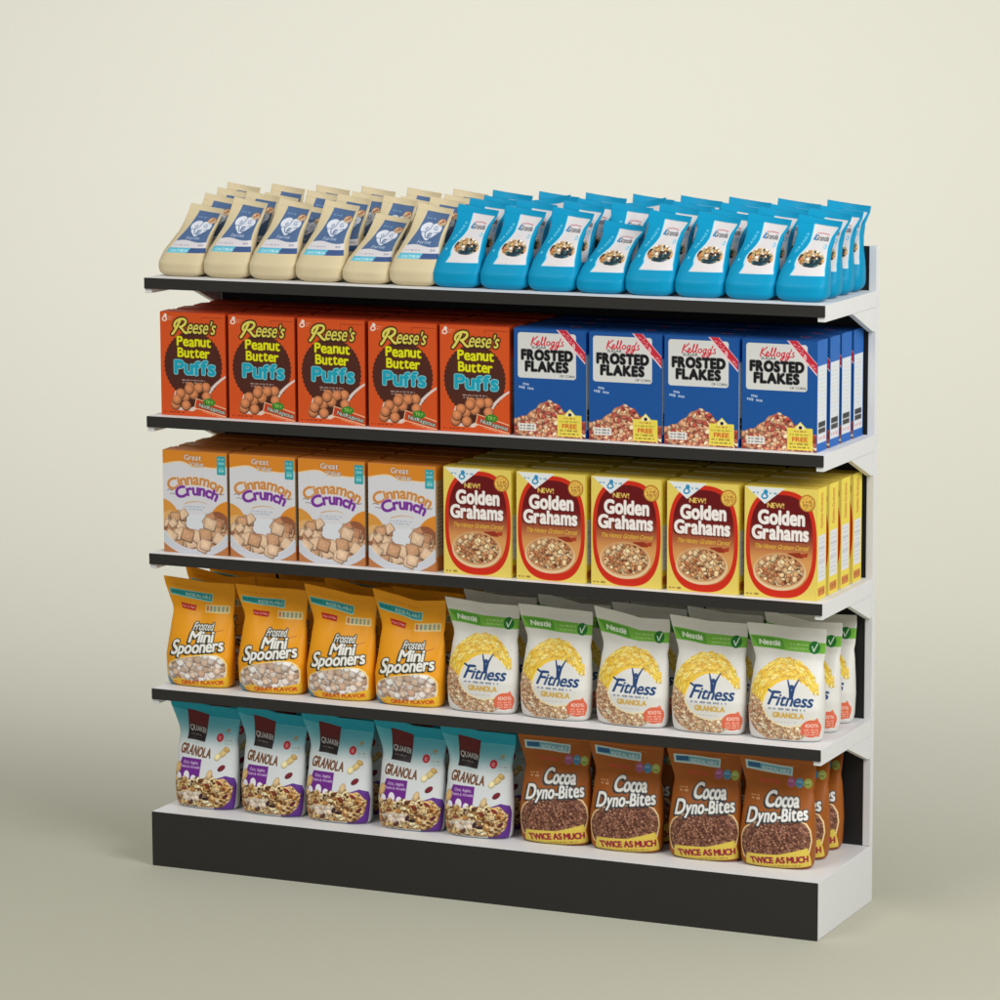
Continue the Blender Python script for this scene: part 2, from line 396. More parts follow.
def art_flakes():
    A = Art(20.7, 29, PPC, (25, 82, 152))
    A.rect(1.1, 1.1, 18.0, 13.3, (214, 214, 210), r=.8)
    script_kell(A, 5.0, 4.4, .80, (205, 40, 56))
    A.text('SUGAR', 7.3, 5.35, .75, (30, 30, 30), width=4.2, bold=.07)
    A.text('FROSTED', 9.6, 8.3, 2.5, (20, 20, 22), width=14.6, bold=.115, gap=.22)
    A.text('FLAKES', 9.5, 11.35, 2.45, (20, 20, 22), width=12.2, bold=.115, gap=.22)
    A.text('OF CORN', 15.4, 12.75, .62, (40, 40, 40), width=4.3, bold=.03)
    A.poly([(12.3, .1), (15.3, .1), (20.7, 5.9), (20.7, 9.1)], (235, 205, 205)); A.poly([(12.8, .1), (15.1, .1), (20.7, 6.1), (20.7, 8.6)], (196, 44, 62))
    for q in range(3): A.greek(14.0+q*.9, 1.0+q*1.0, 16.4+q*.7, .4, (240, 190, 190), rot=-20, seed=q)
    A.text('8', 17.3, 5.0, 1.3, (245, 225, 225), bold=.06); A.greek(17.3, 5.6, 20.4, .45, (240, 190, 190), rot=-20); A.greek(18.2, 6.5, 20.6, .4, (240, 190, 190), rot=-20)
    A.greek(2.6, 14.9, 5.4, .75, (225, 228, 235), rot=-8, seed=5); A.greek(1.4, 15.8, 6.0, .75, (225, 228, 235), rot=-6, seed=6)
    # heap of flakes, with the mascot left off the pack
    hp = [(0, 29)]+[(x, 24.4-5.2*math.exp(-((x-10.2)/5.4)**2)+.25*math.sin(x*2.3)) for x in np.linspace(0, 20.7, 30)]+[(20.7, 29)]
    m = A.poly_m(hp); A.paint(m, (150, 62, 46))
    A.pile(m, 520, .85, [(190, 128, 96), (206, 160, 122), (176, 92, 74), (220, 190, 156), (164, 70, 60), (196, 142, 108)], asp=(.3, .8), seed=4, edge=.6, hl=.25, grain=.08)
    A.rect(1.4, 25.6, 6.4, 27.6, (228, 224, 216), r=.15); A.greek(1.8, 26.2, 6, .5, (60, 60, 60)); A.greek(1.8, 27.0, 6, .45, (60, 60, 60), seed=4)
    A.poly([(14.4, 23.0), (16.2, 21.2), (18.0, 23.0)], (240, 225, 120)); A.rect(12.6, 22.8, 19.6, 28.6, (232, 214, 84), r=.3)
    A.poly([(15.0, 23.1), (16.2, 21.8), (17.4, 23.1)], (245, 240, 225)); A.ell(16.2, 22.7, .5, .45, (40, 20, 20))
    A.greek(14.5, 23.7, 18, .4, (150, 60, 40)); A.greek(13.2, 24.6, 19, .42, (130, 110, 40)); A.text('FREE', 16.1, 26.4, 1.15, (200, 60, 30), width=4.2, bold=.07)
    A.greek(13.3, 27.0, 19.0, .5, (90, 60, 30), seed=9); A.greek(13.3, 27.9, 19.0, .42, (90, 60, 30), seed=8)
    return A
def art_cinn():
    A = Art(20.4, 29, PPC, (218, 218, 222))
    top = [(0, 0), (20.4, 0)]+[(x, 4.1+.9*math.exp(-((x-9.8)/2.3)**2)+.7*math.sin(-x*.32+.4)-.5) for x in np.linspace(20.4, 0, 34)]
    A.poly([(x, y+(.35 if y > .01 else 0)) for x, y in top], (240, 214, 170)); A.poly(top, (222, 138, 40))
    A.text('Great', 9.6, 2.5, 1.45, (240, 238, 235), outline=(120, 70, 40), ow=.14, width=5.4, bold=.06)
    A.text('Value', 10.8, 4.25, 1.3, (240, 238, 235), outline=(120, 70, 40), ow=.14, width=4.7, bold=.06)
    A.rect(17.3, .9, 20.0, 6.2, (56, 160, 168), r=.2); A.greek(17.7, 1.8, 19.8, .6, (190, 225, 225)); A.rect(17.7, 2.6, 19.6, 3.3, (120, 200, 205)); A.rect(17.8, 4.0, 19.5, 5.6, (95, 190, 195), r=.3); A.greek(18, 5.0, 19.6, .5, (220, 240, 240))
    A.text('Cinnamon', 10.4, 9.35, 2.75, (206, 138, 74), outline=(240, 214, 180), ow=.15, width=16.8, bold=.06, arc=15, sizes=[1.1]+[1]*7)
    A.text('Crunch', 10.8, 12.3, 2.75, (120, 50, 150), outline=(222, 200, 230), ow=.15, width=12.4, bold=.075, arc=13, sizes=[1.1]+[1]*5)
    A.stroke(bez((1.4, 11.4), (2.2, 10.8), (2.6, 11.6), (3.2, 11.3)), .2, (110, 100, 110)); A.stroke(bez((2.2, 12.4), (2.9, 11.9), (3.3, 12.7), (4.0, 12.3)), .2, (140, 125, 130))
    A.stroke(bez((16.6, 11.9), (17.4, 11.2), (18.2, 12.2), (19.4, 11.5)), .2, (110, 100, 110))
    A.stroke(bez((7.0, 14.9), (9, 14.0), (12, 13.9), (13.8, 14.6)), .3, (214, 160, 100), w2=.12)
    A.greek(6.6, 15.7, 13.6, .42, (150, 165, 190)); A.greek(7.6, 16.4, 12.8, .38, (150, 165, 190), seed=4)
    A.ell(-1.5, 20.3, 6.8, 6.6, (218, 152, 66)); A.ell(22, 20.0, 7.2, 6.6, (222, 140, 44))
    A.ell(1.4, 19.6, 3.2, 2.2, (226, 176, 110), rot=30); A.ell(3.4, 21.0, 4.4, 2.6, (205, 205, 208), rot=30); A.ell(2.6, 22.3, 4.6, 2.5, (226, 218, 208), rot=28)
    A.vgrad(A.poly_m(bez((7.8, 17.8), (8.8, 21), (5, 24), (6.4, 25), (10, 26), (14, 26), (14.4, 24), (15, 22), (12.6, 21), (13.2, 17.8))), 18, 24, (226, 226, 230), (206, 212, 226))
    A.ell(10.3, 26.3, 10.4, 6.0, (228, 226, 230)); bowl = A.ell_m(10.2, 22.6, 10.6, 6.2)*(A.Y > 17)
    r = random.Random(8)
    C = [(212, 172, 138), (200, 154, 118), (222, 188, 156), (190, 136, 100)]
    A.paint(A.ell_m(10.3, 22.9, 9.9, 5.2)*(A.Y > 23.2), (130, 72, 48)); A.ell(17.2, 20.8, 4.0, 4.2, (150, 90, 60)); A.ell(3.2, 22.8, 3.6, 3.3, (160, 100, 70))
    A.ell(10.2, 21.2, 3.6, 3.0, (224, 226, 232)); A.ell(8.6, 19.0, .9, 1.5, (224, 226, 232), rot=20); A.ell(11.9, 18.8, .8, 1.3, (224, 226, 232), rot=-25)
    for i in range(110):
        a = r.uniform(0, 2*math.pi); q = math.sqrt(r.random())
        x, y = 10.3+9.6*q*math.cos(a), 22.6+5.2*q*math.sin(a)
        if 6.8 < x < 13.6 and y < 23.0: continue
        s_ = r.uniform(1.1, 1.7); A.piece(x, y, s_, s_*r.uniform(.7, .95), r.uniform(-.7, .7), r.choice(C), p=9, edge=.62, hl=.1, grain=.14)
    for x, y, t in ((4.5, 25.6, .12), (8.7, 26.0, -.25), (12.9, 27.0, .3), (11.0, 24.4, .5), (16.5, 22.6, .15), (13.4, 23.4, -.1), (17.8, 24.6, .5), (14.9, 20.4, .3), (5.5, 23.6, -.3), (2.2, 24.6, .5), (7.6, 24.0, .3)):
        A.piece(x, y, 2.0, 1.8, t, C[int(x) % 3], p=9, edge=.5, hl=.1, grain=.14)
    d = np.hypot((A.X-10.2)/11.6, (A.Y-20.6)/8.3)
    A.paint(np.clip((d-.86)/.02, 0, 1)*(A.Y > 23), (208, 210, 216)); A.paint(np.clip((d-.86)/.02, 0, 1)*np.clip((.895-d)/.02, 0, 1)*(A.Y > 23), (236, 236, 238))
    A.paint(np.clip((d-1.1)/.02, 0, 1)*(A.Y > 22), (188, 122, 72))
    for x, y, t in ((12.4, 27.0, .35), (13.3, 26.4, .2)): A.piece(x, y, 1.8, 1.6, t, C[2], p=5, edge=.38, hl=.15, grain=.08)
    return A
def art_golden():
    A = Art(20.1, 29.4, PPC, (232, 209, 100))
    A.speckle(np.ones_like(A.X), .015)
    def stad(cx, cy, hx, hy, p=2.7): return A.cov(((np.abs((A.X-cx)/hx)**p+np.abs((A.Y-cy)/hy)**p)**(1/p)-1)*hx)
    A.paint(stad(10.2, 15.0, 9.8, 14.2), (206, 44, 22)); inn = stad(10.2, 14.6, 8.7, 12.6)
    A.vgrad(inn, 8, 21, (104, 14, 18), (214, 150, 84))
    A.paint(inn*np.clip((A.Y-16)/4, 0, 1), (224, 164, 96), .6)
    A.poly([(.4, .2), (11.2, .2), (5.6, 4.6)], (232, 236, 236)); cursive_g(A, 5.6, 2.0, 1.0, (40, 140, 190), .42); A.greek(2.3, 1.7, 4.5, .55, (40, 130, 180)); A.greek(6.8, 1.7, 9.0, .55, (40, 130, 180), seed=3)
    A.text('NEW!', 8.6, 5.5, 1.3, (240, 222, 110), width=4.6, bold=.08)
    A.text('Golden', 10.2, 9.75, 3.45, (244, 238, 232), outline=(90, 16, 14), ow=.16, width=12.6, bold=.08, gap=.16, shadow=((80, 12, 12), .25))
    A.text('Grahams', 9.9, 13.75, 3.35, (244, 238, 232), outline=(90, 16, 14), ow=.16, width=15.4, bold=.08, gap=.16, shadow=((80, 12, 12), .25))
    A.text('The Honey Graham Cereal', 10.1, 16.3, 1.15, (236, 204, 70), width=14.8, bold=.03, shear=.35)
    A.poly([(4.6, 18.4), (14, 17.6), (17.6, 16.9), (17.4, 18.0), (12, 18.6)], (172, 60, 32)); A.poly([(12.2, 17.2), (15.4, 16.9), (16.4, 18.4), (11.4, 18.3)], (150, 50, 28))
    A.paint(A.ell_m(10.8, 25.3, 7.4, 2.4)*inn, (196, 92, 48), .55)
    A.ell(9.8, 22.3, 7.3, 5.0, (232, 204, 160)); A.ell(9.8, 21.9, 6.9, 4.6, (208, 158, 108)); b = A.ell_m(9.9, 21.9, 6.5, 4.1)
    A.paint(b, (110, 56, 32))
    A.pile(b, 230, .72, [(206, 158, 110), (222, 184, 140), (184, 126, 84), (226, 196, 152), (180, 112, 72)], p=5, asp=(.45, .9), seed=6, edge=.7, grain=.1)
    A.ell(17.3, 3.8, 2.25, 2.25, (170, 100, 30)); A.ell(17.3, 3.8, 2.0, 2.0, (226, 176, 78)); A.speckle(A.ell_m(17.3, 3.8, 1.8, 1.8), .3, 2, 5); A.greek(16.0, 3.5, 18.6, .5, (150, 80, 30)); A.greek(16.0, 4.3, 18.6, .5, (150, 80, 30), seed=4)
    A.greek(.6, 28.6, 4.2, .55, (90, 50, 20))
    return A
def art_spoon():
    A = Art(22.5, 31, PPC, (238, 160, 22))
    A.greek(1.8, 2.2, 13, .3, (200, 120, 20))
    A.poly([(.9, 3.4), (14.4, 3.4), (14.4, 6.0), (.9, 5.2)], (150, 215, 205)); A.poly([(1.0, 3.6), (14.1, 3.6), (14.1, 5.6), (1.0, 4.9)], (34, 148, 148))
    A.text('RESEALABLE', 9.6, 5.05, 1.0, (215, 240, 235), width=8.0, bold=.04); A.greek(1.6, 4.3, 4.6, .6, (10, 90, 100))
    A.poly([(4.0, 7.0), (9.0, 7.3), (8.7, 8.9), (4.3, 8.5)], (190, 36, 30)); A.text('Malt-O-Meal', 6.5, 8.25, .6, (245, 220, 200), width=4, bold=.03, rot=-2)
    A.rect(12.0, 6.7, 20.8, 9.0, (236, 214, 150), r=.3)
    for i in range(6): A.rect(12.4+i*1.4, 7.0, 13.3+i*1.4, 8.6, [(190, 90, 60), (120, 130, 130), (110, 150, 150), (130, 140, 120), (120, 150, 150), (150, 140, 90)][i], r=.2, a=.75)
    A.stroke(bez((15.9, 14.8), (17, 13.6), (18.4, 14.0), (19.0, 13.4)), .22, (190, 110, 20))
    sh = [(3.4, 28.8), (3.2, 26), (4.6, 23.9), (7.5, 22.4), (11, 21.6), (14.6, 20.9), (17.4, 21.0), (18.9, 22.0), (19.7, 23.6), (19.8, 26.4), (19.2, 28.2), (12, 29.2)]
    A.poly([(11.2+(x-11.2)*1.05, 25+(y-25)*1.08) for x, y in sh], (250, 226, 150)); m = A.poly_m(sh); A.paint(m, (120, 78, 62))
    A.pile(m, 300, .95, [(212, 186, 164), (200, 164, 138), (224, 212, 202), (186, 150, 126), (208, 180, 158), (230, 224, 218)], p=4, asp=(.8, 1), seed=9, edge=.42, hl=.1, grain=.05)
    w = A.text_m('Frosted', 12.8, 13.9, 2.1, width=6.2, bold=.055, shear=.18, rot=2)
    w = np.maximum(w, A.text_m('Mini', 12.7, 17.3, 3.1, width=7.0, bold=.06, shear=.15, rot=3, xh=.74))
    w = np.maximum(w, A.text_m('Spooners', 11.8, 20.4, 3.1, width=14.8, bold=.06, shear=.15, rot=8, sizes=[1.3]+[1]*7))
    A.paint(A.dilate(w, .30), (38, 44, 36)); sh = np.zeros_like(w); sh[3:, :-3] = A.dilate(w, .2)[:-3, 3:]; A.paint(sh, (38, 44, 36)); A.paint(w, (240, 238, 230))
    A.poly([(6.2, 28.2), (12, 29.2), (20.6, 27.2), (21, 31), (6, 31)], (240, 190, 50)); A.text('GREAT FLAVOR', 13.6, 29.9, 1.15, (192, 52, 28), width=11.8, bold=.09, rot=3)
    A.poly([(1.8, 27.6), (4.2, 29.2), (5.0, 31), (1.6, 31)], (90, 140, 160))
    return A
def art_fit():
    A = Art(22.5, 31, PPC, (224, 222, 216))
    A.poly([(.3, 3.3), (22.5, 3.9), (22.5, 6.9), (.3, 6.5)], (120, 184, 68)); A.poly([(.6, 3.6), (8.8, 3.9), (9.8, 6.5), (2.0, 6.2)], (88, 158, 52))
    A.text('Nestlé', 5.4, 5.7, 1.3, (228, 240, 220), width=5.8, bold=.1); A.greek(11.2, 4.8, 17, .5, (200, 226, 170)); A.greek(11.2, 5.9, 17.4, .45, (200, 226, 170), seed=5)
    A.ell(19.0, 5.3, 1.75, 1.75, (34, 116, 48)); A.stroke([(18.2, 5.1), (18.8, 6.3), (19.9, 4.2)], .35, (225, 240, 220))
    cx, cy = 11.6, 19.5; r = np.hypot((A.X-cx)/1.0, (A.Y-cy)/1.0); th = np.degrees(np.arctan2(A.Y-cy, A.X-cx))
    rx = np.hypot((A.X-11.2)/9.7, (A.Y-19.9)/11.2); rin = np.hypot((A.X-13.0)/6.5, (A.Y-20.3)/6.3)
    ring = (rx < 1.0) & (rin > 1.0) & ~((A.X > 12) & (A.Y > 16.5) & (A.Y < 25.0)) & ~((A.X > 19.3) & (A.Y < 24))
    ring = ring.astype(float)
    rr = random.Random(3)
    # wheat ears, then toasted oats round the lower left
    up_m = ring*(A.Y < 24)
    A.paint(up_m, (238, 196, 54))
    for i in range(900):
        a = rr.uniform(150, 345); rad = rr.uniform(.60, 1.04); x = 11.2+9.5*rad*math.cos(math.radians(a)); y = 19.9+11.0*rad*math.sin(math.radians(a))
        A.piece(x, y, .85, .26, math.radians(a+90+rr.uniform(-22, 22)), rr.choice([(238, 202, 76), (230, 186, 58), (242, 214, 104), (222, 172, 56), (244, 222, 134)]), p=2, clip=np.clip(A.cov(0*A.X-1)*(rin > .985)*(rx < 1.04)*(A.X < 20.2)*(1-(A.X > 17)*(A.Y > 19.2)), 0, 1), edge=.22, hl=.1)
    oat = ((rx < 1.03) & (rin > 1.0) & (A.Y > 18)).astype(float)*np.clip((A.Y-18)/5+(6-A.X)/9, 0, 1)
    A.pile((oat > .45).astype(float)*A.rect_m(.8, 17, 20, 30.4, 1), 1300, .50, [(214, 180, 138), (200, 160, 118), (224, 198, 162), (168, 122, 90), (230, 210, 180), (206, 150, 118)], asp=(.6, 1), seed=2, edge=.55)
    A.stroke(arcp(13.0, 20.3, 6.55, 6.35, 35, 215), .3, (244, 226, 170))
    N = (26, 62, 112)
    A.text('Fitness', 13.0, 20.9, 2.9, N, width=10.8, bold=.045, shear=.22, rot=-1, sizes=[1.25]+[1]*6)
    A.stroke([(7.2, 17.0), (8.3, 17.6), (10.4, 17.5)], .5, N)
    A.ell(13.2, 15.9, .55, .6, N); A.stroke([(11.9, 14.2), (12.8, 16.4), (13.2, 18.4)], .35, N, w2=.95); A.stroke([(14.9, 13.9), (13.8, 16.2), (13.3, 18.6)], .35, N, w2=.95)
    A.greek(8.0, 21.8, 17.2, .6, (60, 80, 120)); A.text('GRANOLA', 12.8, 24.2, 1.4, (212, 166, 62), width=7.4, bold=.09); A.greek(9.6, 25.4, 14.8, .32, (190, 180, 160))
    A.poly([(16.4, 26.8), (19.8, 23.9), (20.4, 25.4), (21.0, 27), (20.6, 29.4), (15.6, 28.6)], (226, 122, 86)); A.ell(18.5, 27.0, 2.6, 2.5, (222, 108, 78)); A.text('100%', 18.6, 26.6, 1.0, (248, 226, 214), width=3.2, bold=.05)
    for i in range(3): A.greek(16.8, 27.3+i*.7, 20.4, .42, (248, 214, 200), seed=i)
    return A
def art_oats():
    A = Art(22.0, 30, PPC, (218, 222, 222))
    A.vgrad(np.ones_like(A.X), 3.0, 12.5, (82, 174, 192), (218, 222, 222)); A.rect(0, 0, 22, 3.2, (30, 160, 182)); A.stroke([(0, 3.3), (22, 3.4)], .12, (110, 190, 200))
    A.rect(4.3, 2.6, 10.6, 10.4, (104, 34, 34)); A.vgrad(A.rect_m(4.3, 5.2, 10.6, 10.4), 5.5, 9, (104, 38, 34), (40, 32, 32))
    A.text('QUAKER', 7.5, 8.1, 1.4, (238, 238, 236), outline=(40, 30, 30), ow=.12, width=5.7, bold=.035, wob=.06)
    A.greek(5.2, 9.0, 9.4, .4, (170, 150, 140)); A.greek(5.0, 11.0, 9.6, .6, (190, 205, 205))
    A.text('GRANOLA', 8.2, 14.4, 2.5, (112, 66, 30), width=10.2, bold=.055, gap=.18, rot=-4)
    A.poly([(4.2, 15.2), (10.8, 15.2), (10.8, 22), (2.2, 23.4)], (112, 40, 138)); A.text('Oats, Apples,', 7.5, 16.8, .8, (240, 232, 244), width=5.0, bold=.06); A.text('Raisins & Almonds', 7.5, 18.0, .75, (240, 232, 244), width=6.2, bold=.06)
    A.poly([(14.9, 20.6), (18, 19.4), (20.6, 20.2), (21.3, 22.4), (20.8, 29.8), (15, 29.8)], (98, 52, 140))
    A.ell(15.6, 8.9, 1.25, 1.2, (190, 40, 54)); A.text('12', 15.6, 9.4, .9, (245, 220, 220), bold=.05)
    A.ell(18.4, 6.6, .8, .5, (170, 150, 110), rot=20); A.greek(16.8, 7.4, 19.6, .35, (120, 140, 140)); A.rect(17.4, 9.0, 20.4, 10.8, (190, 208, 208), r=.2); A.greek(17.5, 9.5, 20.2, .4, (120, 140, 140))
    A.piece(17.2, 13.0, 1.8, .9, 2.4, (206, 180, 120), edge=.3); A.piece(15.5, 14.3, 1.1, .9, 2.2, (226, 212, 160), edge=.3); A.piece(18.2, 12.0, 1.0, .7, .5, (196, 160, 90), edge=.3)
    A.piece(16.9, 17.3, 1.25, .7, -.7, (110, 28, 38), edge=.4); A.piece(3.2, 18.6, 1.3, 2.0, .2, (206, 168, 108), edge=.4, grain=.12); A.piece(.6, 19.4, .5, 1.0, 0, (90, 30, 40))
    top = [(0.4, 29.6)]+[(x, 20.9+.5*math.sin(x*1.7)-1.3*math.exp(-((x-14)/2.8)**2)+1.6*math.exp(-((x-1)/1.5)**2)+1.6*math.exp(-((x-20.5)/1.6)**2)) for x in np.linspace(.6, 20.2, 30)]+[(19.4, 26.5), (17.2, 29.2)]
    for x, y in ((4.4, 21.0), (6.9, 20.2), (9.2, 21.2)): A.ell(x, y, .9, 1.4, (238, 234, 238), rot=15)
    m = A.poly_m(top); A.paint(m, (112, 74, 48))
    A.pile(m, 230, 1.3, [(214, 180, 128), (196, 156, 100), (228, 204, 160), (164, 116, 66), (206, 168, 114)], asp=(.5, .9), seed=12, edge=.7, hl=.35, grain=.14)
    A.pile(m, 150, .5, [(216, 184, 130), (110, 66, 36), (226, 204, 164), (96, 56, 34), (176, 124, 66)], asp=(.5, 1), seed=22, edge=.5, grain=.08)
    A.pile(m*A.ell_m(8.5, 26.2, 4.6, 1.5), 16, 1.0, [(222, 208, 192), (212, 194, 172)], asp=(.6, 1), seed=5, edge=.25)
    for x, y, c in ((13.2, 22.6, (120, 50, 36)), (11.4, 25.9, (60, 36, 40)), (12.6, 26.6, (50, 30, 34)), (18.0, 25.6, (90, 34, 44)), (6.2, 24.2, (130, 70, 60)), (8.4, 28.0, (90, 50, 40)), (16.4, 21.6, (130, 50, 40)), (4.2, 27.4, (120, 80, 60))):
        A.piece(x, y, .95, .5, x, c, clip=m, edge=.3)
    A.piece(13.6, 19.4, .8, 1.5, .3, (206, 176, 130), edge=.4, grain=.1)
    return A
def art_cocoa():
    A = Art(21.5, 31, PPC, (160, 88, 27))
    A.stroke([(.5, 1.8), (7, 2.2), (14, 2.3), (21, 2.0)], .12, (196, 120, 60)); A.greek(12.5, 3.2, 17, .3, (206, 140, 80))
    A.poly([(1.4, 2.9), (14.4, 3.6), (14.4, 6.0), (1.4, 5.2)], (190, 214, 214)); A.poly([(1.9, 3.3), (13.9, 4.0), (13.9, 5.5), (1.9, 4.8)], (110, 166, 180)); A.rect(2.0, 3.5, 5.2, 4.7, (46, 96, 140))
    A.text('RESEALABLE', 9.6, 5.2, .95, (222, 236, 238), width=7.6, bold=.04, rot=-2)
    A.text('Malt-O-Meal', 8.0, 8.2, .95, (214, 56, 70), width=5.6, bold=.04, rot=-2)
    for x, c in ((14.2, (170, 96, 140)), (16.8, (84, 140, 176)), (19.3, (160, 176, 84))):
        A.ell(x, 7.6, 1.25, 1.35, c); A.greek(x-.7, 7.3, x+.9, .4, (225, 225, 225)); A.greek(x-.7, 8.0, x+.9, .4, (70, 60, 70))
    A.greek(3.4, 11.6, 5.8, .45, (230, 190, 150)); A.greek(3.8, 12.4, 6.2, .6, (230, 190, 150), seed=3)
    sh = [(3.6, 28.4), (2.6, 25.5), (2.8, 23), (3.6, 20.6), (5.4, 18.9), (9, 18.2), (13.4, 17.6), (16.4, 17.4), (18.2, 18.3), (19.2, 20.2), (19.5, 23), (18.9, 26.2), (10, 28.4)]
    A.poly([(10.8+(x-10.8)*1.05, 23.6+(y-23.6)*1.05) for x, y in sh], (240, 212, 160)); m = A.poly_m(sh); A.paint(m, (72, 44, 34))
    A.pile(m, 2600, .30, [(132, 86, 66), (112, 68, 50), (156, 108, 86), (92, 54, 42), (176, 126, 100)], asp=(.6, 1), seed=1, edge=.5)
    w = A.text_m('Cocoa', 12.2, 14.0, 3.3, width=9.0, bold=.065, shear=.12, rot=2, sizes=[1.2, 1, 1, 1, 1])
    w = np.maximum(w, A.text_m('Dyno-Bites', 11.3, 17.9, 3.2, width=15.2, bold=.06, shear=.14, rot=7, sizes=[1.25]+[1]*9, gap=.14))
    A.paint(A.dilate(w, .28), (42, 48, 54)); sh = np.zeros_like(w); sh[3:, :-3] = A.dilate(w, .22)[:-3, 3:]; A.paint(sh, (42, 48, 54)); A.paint(w, (240, 238, 232))
    A.poly([(4.4, 27.2), (12, 26.9), (18.7, 24.7), (20.4, 29.9), (12, 31), (3.4, 30.6)], (224, 198, 84)); A.text('TWICE AS MUCH', 12.2, 29.3, 1.7, (150, 34, 52), width=13.8, bold=.09, rot=5.5)
    A.greek(10.5, 30.3, 17.5, .35, (130, 90, 40), rot=5)
    return A
def art_cream():
    A = Art(15, 30, 7.5, (212, 196, 158))
    sx = 1.25; Y = .90
    pts = [(4.2, 2.0), (13.8, 2.0), (13.3, 8), (13.2, 13), (13.5, 17), (3.7, 17), (3.9, 13), (4.2, 8)]
    A.poly(pts, (82, 108, 146)); A.greek(5.2, 4.4, 9.0, .6, (140, 175, 215))
    A.poly([(3.6, 13.9)]+[(x, 14.2-.5*math.sin((x-3.6)*.6)) for x in np.linspace(3.6, 13.5, 14)]+[(13.6, 17.0), (3.4, 17.0)], (216, 212, 214))
    A.poly([(3.4, 16.9), (13.6, 16.9), (13.7, 19.0), (3.2, 19.0)], (62, 88, 134)); A.vgrad(A.poly_m([(3.4, 16.9), (9.6, 16.9), (8.8, 19.0), (3.2, 19.0)]), 16, 19, (90, 184, 208), (110, 196, 214))
    A.text('OATMEAL', 6.7, 18.45, .85, (226, 240, 244), width=5.0, bold=.06); A.greek(4.2, 15.8, 8.6, .4, (140, 130, 150)); A.text('100', 11.9, 16.2, .8, (110, 110, 140), bold=.04)
    h = np.maximum(A.ell_m(7.1, 7.8, 2.3, 1.95), A.ell_m(10.3, 7.8, 2.3, 1.95)); h = np.maximum(h, A.poly_m([(5.0, 8.5), (12.4, 8.5), (10.8, 10.4), (9.1, 12.1), (8.4, 12.1), (6.4, 10.4)])); A.paint(h, (222, 226, 234))
    B = (82, 108, 146); A.text('o', 7.0, 8.7, 1.5, B, bold=.05); A.text('G', 10.3, 8.4, 1.4, B, bold=.05, width=1.4); A.text('E', 9.2, 11.4, 1.8, B, bold=.08, width=1.3); A.stroke([(8.6, 6.3), (8.2, 8.2), (7.1, 9.5), (8.1, 11.2)], .26, B); A.stroke([(5.6, 9.4), (7.2, 9.2)], .22, B); A.stroke([(10.4, 9.4), (11.8, 9.1)], .22, B)
    A.text('Farine', 8.6, 13.4, 1.15, (205, 216, 234), width=4.2, bold=.05, gap=.22)
    A.ell(11.8, 5.3, 1.9, 1.4, (150, 112, 84)); A.ell(11.7, 5.4, 1.6, 1.15, (214, 190, 156)); A.pile(A.ell_m(11.7, 5.3, 1.3, .85), 22, .4, [(196, 116, 80), (170, 110, 80), (216, 180, 140)], seed=2)
    return A
def art_blue():
    A = Art(17, 30, 7.5, (0, 144, 186))
    L = [(6.5, 2.1), (6.8, 5.0), (7.3, 8.0), (6.9, 10.0), (6.0, 12.2), (5.6, 13.8), (5.8, 15.6), (6.4, 17.0), (6.3, 18.0), (5.8, 19.7)]
    Rr = [(14.5, 19.7), (14.5, 17.5), (14.8, 14), (14.6, 9), (15.0, 5.4), (15.8, 2.1)]
    A.poly([(x-.3, y+.1) for x, y in L]+[(x+.2, y+.1) for x, y in Rr], (140, 208, 230)); m = A.poly_m(L+Rr); A.paint(m, (218, 214, 214))
    A.text('Granola', 11.4, 7.4, 1.7, (54, 54, 60), width=5.6, bold=.06, gap=.12); A.stroke([(8.5, 5.5), (8.0, 7.1), (9.0, 7.2)], .5, (20, 130, 190)); A.stroke([(8.8, 5.1), (11, 4.8), (13.6, 5.1)], .28, (190, 90, 96))
    A.ell(13.6, 9.4, .6, .8, (120, 190, 212)); A.ell(13.5, 9.4, .3, .4, (210, 228, 236))
    b = A.ell_m(10.0, 14.2, 4.3, 3.0)*m; b2 = A.ell_m(10.1, 13.8, 4.2, 3.0, rot=-8)*m; A.paint(b2, (196, 180, 150))
    A.pile(b2, 100, .7, [(196, 160, 106), (220, 196, 156), (176, 130, 80), (96, 70, 50), (230, 218, 198), (206, 130, 80)], asp=(.5, .9), seed=3, edge=.6)
    A.pile(A.ell_m(11.2, 15.0, 3.2, 1.6, rot=18)*m, 16, .75, [(30, 60, 74), (44, 80, 90), (24, 44, 54)], seed=6, edge=.3, hl=.4)
    A.pile(b2, 12, .5, [(50, 44, 36), (236, 226, 206)], seed=16, edge=.3)
    for i, ch in enumerate('XENARG'): A.text(ch, 5.6-.12*i-(i*i)*.03, 6.0+i*1.1, .95, (150, 215, 235), bold=.05, rot=70)
    A.ell(3.6, 15.0, .3, .45, (120, 205, 230)); A.greek(7, 19.4, 10, .4, (216, 186, 178))
    return A

